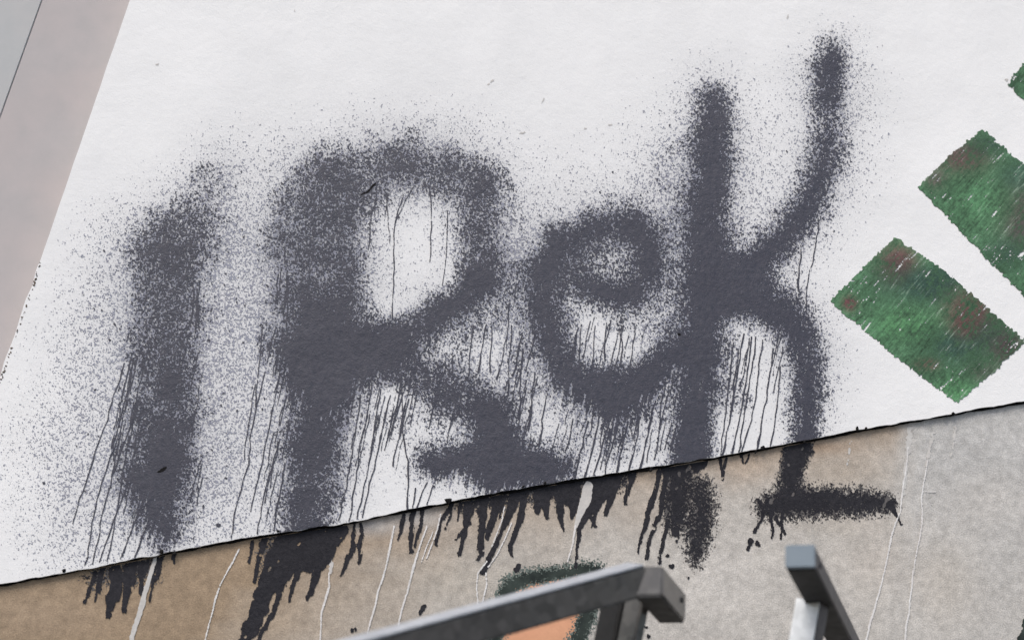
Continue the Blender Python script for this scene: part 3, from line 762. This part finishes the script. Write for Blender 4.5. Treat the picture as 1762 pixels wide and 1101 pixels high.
# ------------------------------------------------------------------ the stained stucco base under the slanting joint
base = empty('stucco_base_wall', (0.6, YB, 0.0))
tag(base, 'brown and grey stuccoed base wall below the slanting joint, with black and white paint runs', 'wall')
nbx, nby = 380, 90
bx = np.linspace(-260, 3400, nbx); ty = seam_y(bx) - 0.5
gpt = on_plane(bx, ty, YB)                          # top row
sv = np.linspace(0, 1, nby)[:, None] ** 1.6
bot = gpt.copy(); bot[:, 2] = -0.05
co = (gpt[None] * (1 - sv[..., None]) + bot[None] * sv[..., None])
flat = co.reshape(-1, 3)
# back to photo coordinates for the stains
rel = flat - EYE
dep = rel @ _F
sx = PW / 2 + FPX * (rel @ RT) / np.maximum(dep, .05); sy = PH / 2 - FPX * (rel @ UP) / np.maximum(dep, .05)
def fbm(x, y, s, seed):
    r = np.random.default_rng(seed); v = np.zeros_like(x)
    for o in range(10):
        a = r.uniform(0, 6.28); f = (2 ** (o * .42)) / s
        v += np.sin(x * f * math.cos(a) + y * f * math.sin(a) + r.uniform(0, 6.28) + 1.2 * np.sin(y * f * .7 + o)) / (1 + .25 * o)
    return v / 3.2
BRN, TAN, LGT, GRY = (.300, .225, .152), (.385, .325, .262), (.465, .440, .402), (.445, .442, .430)
def lerp(a, b, t): return np.array(a)[None] * (1 - t[:, None]) + np.array(b)[None] * t[:, None]
dz = sy - seam_y(sx)                                   # distance under the joint
t1 = np.clip((sx - 560 + 110 * fbm(sx, sy, 90, 3) + 1.5 * np.clip(dz, 0, 250)) / 620, 0, 1)
col = lerp(BRN, LGT, t1 ** 0.8)
# brown band right below the joint, ending at the white run on the right
band = np.exp(-np.clip(dz, 0, 900) / (48 + 18 * fbm(sx, sy, 60, 5))) * np.clip((1575 - 0.12 * dz - sx) / 34, 0, 1) * np.clip((sx - 350) / 200, 0, 1)
col = col * (1 - .85 * band[:, None]) + np.array((.335, .245, .165)) * (.85 * band[:, None])
t2 = np.clip((sx - 1540 + 0.12 * dz) / 60, 0, 1) * np.clip(1.2 - dz / 420, 0.35, 1)
col = col * (1 - .75 * t2[:, None]) + np.array(GRY) * (.75 * t2[:, None])
for (cx, cy, rx, ry, c, s) in [(720, 890, 60, 22, (.44, .43, .42), .7), (640, 905, 40, 16, (.46, .45, .44), .7), (1440, 815, 90, 30, (.36, .30, .235), .5), (1410, 770, 60, 12, (.30, .21, .14), .6),
                               (1450, 900, 100, 20, (.40, .35, .29), .4), (1100, 880, 50, 30, (.40, .34, .28), .5), (1290, 800, 40, 30, (.42, .33, .25), .6),
                               (480, 1060, 120, 60, (.35, .27, .19), .4), (60, 1060, 120, 40, (.34, .26, .185), .5), (800, 1000, 100, 40, (.42, .385, .33), .5), (1240, 1000, 90, 70, (.56, .53, .49), .6),
                               (1620, 1000, 60, 80, (.49, .445, .385), .6), (1500, 960, 60, 60, (.50, .45, .395), .5), (1690, 860, 70, 50, (.51, .48, .44), .5)]:
    w = s * np.exp(-(((sx - cx) / rx) ** 2 + ((sy - cy) / ry) ** 2))
    col = col * (1 - w[:, None]) + np.array(c) * w[:, None]
col *= (1 + 0.055 * fbm(sx, sy, 26, 8) + 0.05 * fbm(sx, sy, 8, 9))[:, None]
idx = np.arange(nbx * nby).reshape(nby, nbx)
quads = np.stack([idx[:-1, :-1], idx[1:, :-1], idx[1:, 1:], idx[:-1, 1:]], -1).reshape(-1, 4)
ring = np.r_[idx[0, :], idx[1:, -1], idx[-1, -2::-1], idx[-2:0:-1, 0]]
bco = flat[ring].copy(); bco[:, 1] += 0.18
rb = len(flat) + np.arange(len(ring))
side = np.stack([ring, np.roll(ring, -1), np.roll(rb, -1), rb], -1)
allq = np.vstack([quads, side])
me = mesh_arrays('stucco', np.vstack([flat, bco]), allq.ravel(), np.arange(len(allq)) * 4, None)
at_ = me.color_attributes.new('pigment', 'FLOAT_COLOR', 'POINT')
at_.data.foreach_set('color', np.c_[np.vstack([col, col[ring]]), np.ones(len(flat) + len(ring))].astype(np.float32).ravel())
link('stucco', me, M_STUCCO, base)

for (xa, xb, nm, lb) in ((-400, 330, 'paint_run', 'short black runs at the left end of the joint'), (330, 650, 'paint_run', 'broad black run with long tail'),
                         (650, 1080, 'paint_run', 'fringe of many short black runs'), (1080, 1262, 'letter_foot', 'dark lower end of the letter k stem'),
                         (1262, 1700, 'letter_foot', 'dark flat foot of the letter k leg')):
    me = field_mesh(nm, np.where((GX >= xa) & (GX < xb), PAINT_B, -1.0), YB, 0.0014)
    lo = tag(link(nm, me, M_BLACKB, base), lb)
    me = field_mesh('overspray', np.where((GX >= xa) & (GX < xb), THIN_B, -1.0), YB, 0.0008)
    if me:
        ov_o = link('overspray', me, M_THINB, lo)
        ov_o.matrix_parent_inverse = lo.matrix_world.inverted()
for (xa, xb) in ((0, 460), (460, 600), (600, 705 - 0), (705, 790), (790, 900), (900, 1100), (1400, 1571), (1571, 1760)):
    me = field_mesh('white_run', np.where((GX >= xa) & (GX < xb), WF, -1.0), YB, 0.0018)
    if me: link('white_run', me, M_WHITE, base)
me = field_mesh('pale_streak', GF, YB, 0.0009); link('pale_streak', me, M_GREYW, base)
me = field_mesh('pale_streak', GF2, YB, 0.0016); link('pale_streak', me, M_GREYW, base)
me = field_mesh('painted_outline', OUTF, YB, 0.0011); tag(link('painted_outline', me, M_DGREEN, base), 'dark green outline of the orange figure')
me = field_mesh('outline_mist', HALO, YB, 0.0009); link('outline_mist', me, M_HALO, base)
me = field_mesh('orange_field', ORANGE, YB, 0.0007); tag(link('orange_field', me, M_ORANGE, base), 'orange painted field')
me = field_mesh('green_patch', poly_sd(QD) / 5 + 0.3 * mid, YB, 0.0011); link('green_patch', me, M_DGREEN, base)

# black filler squeezed along the joint
n = 560
jx = np.linspace(-200, 3380, n); jy = seam_y(jx)
th = 2.6 + 1.1 * np.convolve(rng.standard_normal(n), np.ones(6) / 6, 'same') * 2 + 1.0 * np.convolve(rng.standard_normal(n), np.ones(2) / 2, 'same')
th += 1.4 * np.exp(-((jx - 960) / 330) ** 2) - 1.0 * np.exp(-((jx - 650) / 40) ** 2)
th = np.clip(th * 1.0 + 0.4, 1.2, 7)
topj = jy - 2.2; botj = jy + 0.5 + 0.80 * th
A = on_plane(jx, topj, YB); Bp = on_plane(jx, botj, YB)
A0, B0 = A.copy(), Bp.copy()
A[:, 1] = YW + 0.0012; Bp[:, 1] = YB - 0.003
A0[:, 1] = YB + 0.05; B0[:, 1] = YB + 0.05
V = np.vstack([A, Bp, B0, A0]); q = []
for i in range(n - 1):
    for r0, r1 in ((0, 1), (1, 2), (2, 3), (3, 0)):
        q.append((r0 * n + i, r1 * n + i, r1 * n + i + 1, r0 * n + i + 1))
bm = bmesh.new()
for (x, dy, r) in ((772, -2, 5), (938, -2, 4), (278, -4, 5), (110, -4, 4), (1312, -1, 5), (1120, 4, 4), (1384, 2, 3), (1475, -4, 4), (1640, 0, 4), (1628, 1, 3), (900, -3, 3), (478, -4, 3), (300, 3, 3), (1490, -2, 3), (1300, 5, 3)):
    pebble(bm, on_plane(np.array(float(x)), seam_y(np.array(float(x))) + dy, YW) + np.array([0, -0.001, 0]), r / 760, 0.8)
bvs = len(V)
bm.verts.ensure_lookup_table()
V2 = np.array([v.co[:] for v in bm.verts]); bm.verts.index_update()
loops = list(np.array(q).ravel()); starts = list(np.arange(len(q)) * 4)
for f in bm.faces:
    starts.append(len(loops)); loops += [bvs + v.index for v in f.verts]
bm.free()
link('joint_filler', mesh_arrays('joint_filler', np.vstack([V, V2]), np.array(loops), np.array(starts), None), M_SEAL, base)

# ------------------------------------------------------------------ neighbouring facade, set back behind the edge of the plaster
def slab(name, corners, y, thick, mat, parent, bev=0.002):
    bm = bmesh.new()
    f = [bm.verts.new((c[0], y, c[2])) for c in corners]
    g = [bm.verts.new((c[0], y + thick, c[2])) for c in corners]
    bm.faces.new(f); bm.faces.new(g[::-1])
    for i in range(len(f)):
        j = (i + 1) % len(f); bm.faces.new((f[j], f[i], g[i], g[j]))
    bmesh.ops.recalc_face_normals(bm, faces=bm.faces)
    if bev: bmesh.ops.bevel(bm, geom=bm.edges[:], offset=bev, segments=2, affect='EDGES')
    me = bpy.data.meshes.new(name); bm.to_mesh(me); bm.free()
    return link(name, me, mat, parent)
nb_ = empty('facade', (-1.6, YN, 0.0))
tag(nb_, 'plain rose grey facade with a thin upright joint, at the left edge', 'facade')
xj = float(on_plane(np.array(72.), np.array(0.), YN)[0]); xj2 = float(on_plane(np.array(0.), np.array(203.), YN)[0])
xm = (xj + xj2) / 2
xe = float(on_plane(np.array(228.), np.array(0.), YW)[0]) + 0.25
slab('facade_panel', [(xm + .0011, 0, 0), (xe, 0, 0), (xe, 0, 5.6), (xm + .0011, 0, 5.6)], YN, .12, M_NEIGH, nb_, 0.0012)
slab('facade_panel', [(xm - 2.6, 0, 0), (xm - .0011, 0, 0), (xm - .0011, 0, 5.6), (xm - 2.6, 0, 5.6)], YN, .12, M_NEIGH2, nb_, 0.0012)
slab('joint_backing', [(xm - .01, 0, 0), (xm + .01, 0, 0), (xm + .01, 0, 5.6), (xm - .01, 0, 5.6)], YN + 0.004, .1, M_NEIGH2, nb_, 0)

# ------------------------------------------------------------------ handrails
def nrm(v): return v / np.linalg.norm(v)
def bar(name, p0, p1, u, v, hu, hv, mat, parent, bev=0.0035, segs=3):
    """square tube from p0 to p1 with half sizes hu, hv along u, v"""
    p0, p1, u, v = map(np.asarray, (p0, p1, u, v))
    bm = bmesh.new()
    vs_ = []
    for p in (p0, p1):
        for a, b in ((-1, -1), (1, -1), (1, 1), (-1, 1)):
            vs_.append(bm.verts.new(p + a * hu * u + b * hv * v))
    for f in ((0, 1, 2, 3), (7, 6, 5, 4), (0, 4, 5, 1), (1, 5, 6, 2), (2, 6, 7, 3), (3, 7, 4, 0)):
        bm.faces.new([vs_[i] for i in f])
    bmesh.ops.recalc_face_normals(bm, faces=bm.faces)
    bmesh.ops.bevel(bm, geom=bm.edges[:], offset=bev, segments=segs, affect='EDGES')
    for f in bm.faces: f.smooth = True
    me = bpy.data.meshes.new(name); bm.to_mesh(me); bm.free()
    o = link(name, me, mat, parent)
    try: me.set_sharp_from_angle(angle=math.radians(40))
    except Exception: pass
    return o

Z = np.array([0, 0, 1.0])
# rail with the blue grey end cap (right)
w2 = nrm(camvec(.32, .43, .85)); u2 = nrm(camvec(1, -.076, -.338)); v2 = nrm(np.cross(w2, u2))
if v2 @ UP > 0: v2 = -v2                                # v points down
c2 = at(1377, 957, 2.5)
HU, HV = 0.0255, 0.0205
L2 = (YW - 0.002 - c2[1]) / w2[1]
tubeB0 = c2 + w2 * 0.006
rail2 = empty('handrail', (float(c2[0]), float(c2[1] + .2), 0.0))
tag(rail2, 'bright galvanised handrail post with a blue grey square end cap on its bar', 'handrail')
bar('rail', tubeB0, c2 + w2 * L2, u2, v2, HU, HV, M_GALV_SHADE, rail2)
bar('underside_shade', tubeB0 + v2 * (HV + .0008), c2 + w2 * (L2 - .004) + v2 * (HV + .0008), u2, v2, HU - .002, .0012, M_BAR, rail2, .0006, 2)  # added black strip: painted shade under the bar
bar('end_cap', c2 - w2 * 0.003, c2 + w2 * 0.0055, u2, v2, HU, HV, M_CAP, rail2, 0.002, 2)
pc = c2 + w2 * 0.245 + v2 * HV * 0.7 - u2 * 0.013
yaw = math.radians(14)
fn = nrm(np.array([w2[0], w2[1], 0]))                   # level heading of the bar
ax = nrm(np.cross(fn, Z))
ang = math.radians(-12)
pu = ax * math.cos(ang) + fn * math.sin(ang); pv = nrm(np.cross(Z, pu))
bar('post', pc, np.array([pc[0], pc[1], 0.012]), pu, pv, .0235, .0235, M_GALV_SHADE, rail2)
bar('lit_front', pc - pv * .0255 + w2 * .001 , np.array([pc[0] - pv[0] * .0255, pc[1] - pv[1] * .0255, 0.012]), pu, pv, .0232, .0018, M_GALV, rail2, .0008, 2)  # added bright face: light on the post front put into its colour
bar('base_plate', [pc[0], pc[1], 0.0], [pc[0], pc[1], .012], pu, pv, .07, .07, M_GALV, rail2)

# dark rail climbing from the lower left, with a short return at its head
rail1 = empty('handrail', (float(at(1080, 1040, 2.6)[0]), float(at(1080, 1040, 2.6)[1]), 0.0))
tag(rail1, 'dark steel handrail climbing from the lower left to a short return, bright along its top', 'handrail')
r1 = nrm(camvec(1, -.155, .60))
tmp = nrm(camvec(.10, 1, -.03)); v1 = nrm(tmp - r1 * (tmp @ r1)); n1 = nrm(np.cross(r1, v1))
if n1 @ _F < 0: n1 = -n1                                 # n1 points away from the viewer
HR = 0.0265
head = at(1116, 998, 2.6) + n1 * HR
bar('rail', head - r1 * 1.75, head, n1, v1, HR, HR, M_RAILD, rail1, 0.004)
s0 = at(1116, 998, 2.585) + w2 * 0.004
bar('top_highlight', head - r1 * 1.75 - v1 * (HR + .0018), head - r1 * .004 - v1 * (HR + .0018), n1, v1, HR - .001, .0016, M_TOPLIGHT, rail1, .0008, 2)  # added pale strip: painted light on top of the dark rail
bar('return', s0, s0 + w2 * 0.185, u2, v2, .0255, .0275, M_RAILD, rail1)
bar('underside_shade', s0 + w2 * .004 + v2 * .0283, s0 + w2 * 0.181 + v2 * .0283, u2, v2, .0235, .0012, M_BAR, rail1, .0006, 2)  # shade below the return, painted as an added black strip
p1c = at(1096, 1040, 2.70)
ang = math.radians(-20)
qu = ax * math.cos(ang) + fn * math.sin(ang); qv = nrm(np.cross(Z, qu))
bar('post', [p1c[0], p1c[1], p1c[2] + .02], [p1c[0], p1c[1], 0.012], qu, qv, .020, .014, M_RAILD, rail1)
bar('base_plate', [p1c[0], p1c[1], 0.0], [p1c[0], p1c[1], .012], qu, qv, .07, .07, M_RAILD, rail1)
p2c = at(1055, 1050, 2.74)
bar('post_shade', [p2c[0], p2c[1], p2c[2] + .02], [p2c[0], p2c[1], 0.0], qu, qv, .024, .012, M_BAR, rail1)  # added black bar painting the shaded left face of the post
foot = head - r1 * 1.70
bar('post', [foot[0], foot[1], foot[2]], [foot[0], foot[1], 0.0], qu, qv, .022, .022, M_RAILD, rail1)

def plug(p, nrm_, rad, parent):
    bm = bmesh.new()
    q = Vector(nrm_).to_track_quat('Z', 'Y').to_matrix().to_4x4()
    bmesh.ops.create_cone(bm, cap_ends=True, segments=20, radius1=rad, radius2=rad * .8, depth=.003, matrix=Matrix.Translation(Vector(p)) @ q)
    me = bpy.data.meshes.new('plug'); bm.to_mesh(me); bm.free()
    link('plug', me, M_BAR, parent)
plug(c2 + w2 * .055 + u2 * (HU + .001) + v2 * .001, u2, .006, rail2)
plug(s0 + w2 * .15 + u2 * (.0255 + .001) - v2 * .006, u2, .006, rail1)

# ------------------------------------------------------------------ ground
bm = bmesh.new()
S = 400
for x, y in ((-S, -S), (S, -S), (S, S), (-S, S)): bm.verts.new((x, y, 0))
bm.faces.new(bm.verts[:])
me = bpy.data.meshes.new('pavement'); bm.to_mesh(me); bm.free()
tag(link('pavement', me, M_PAVE), kind='structure')
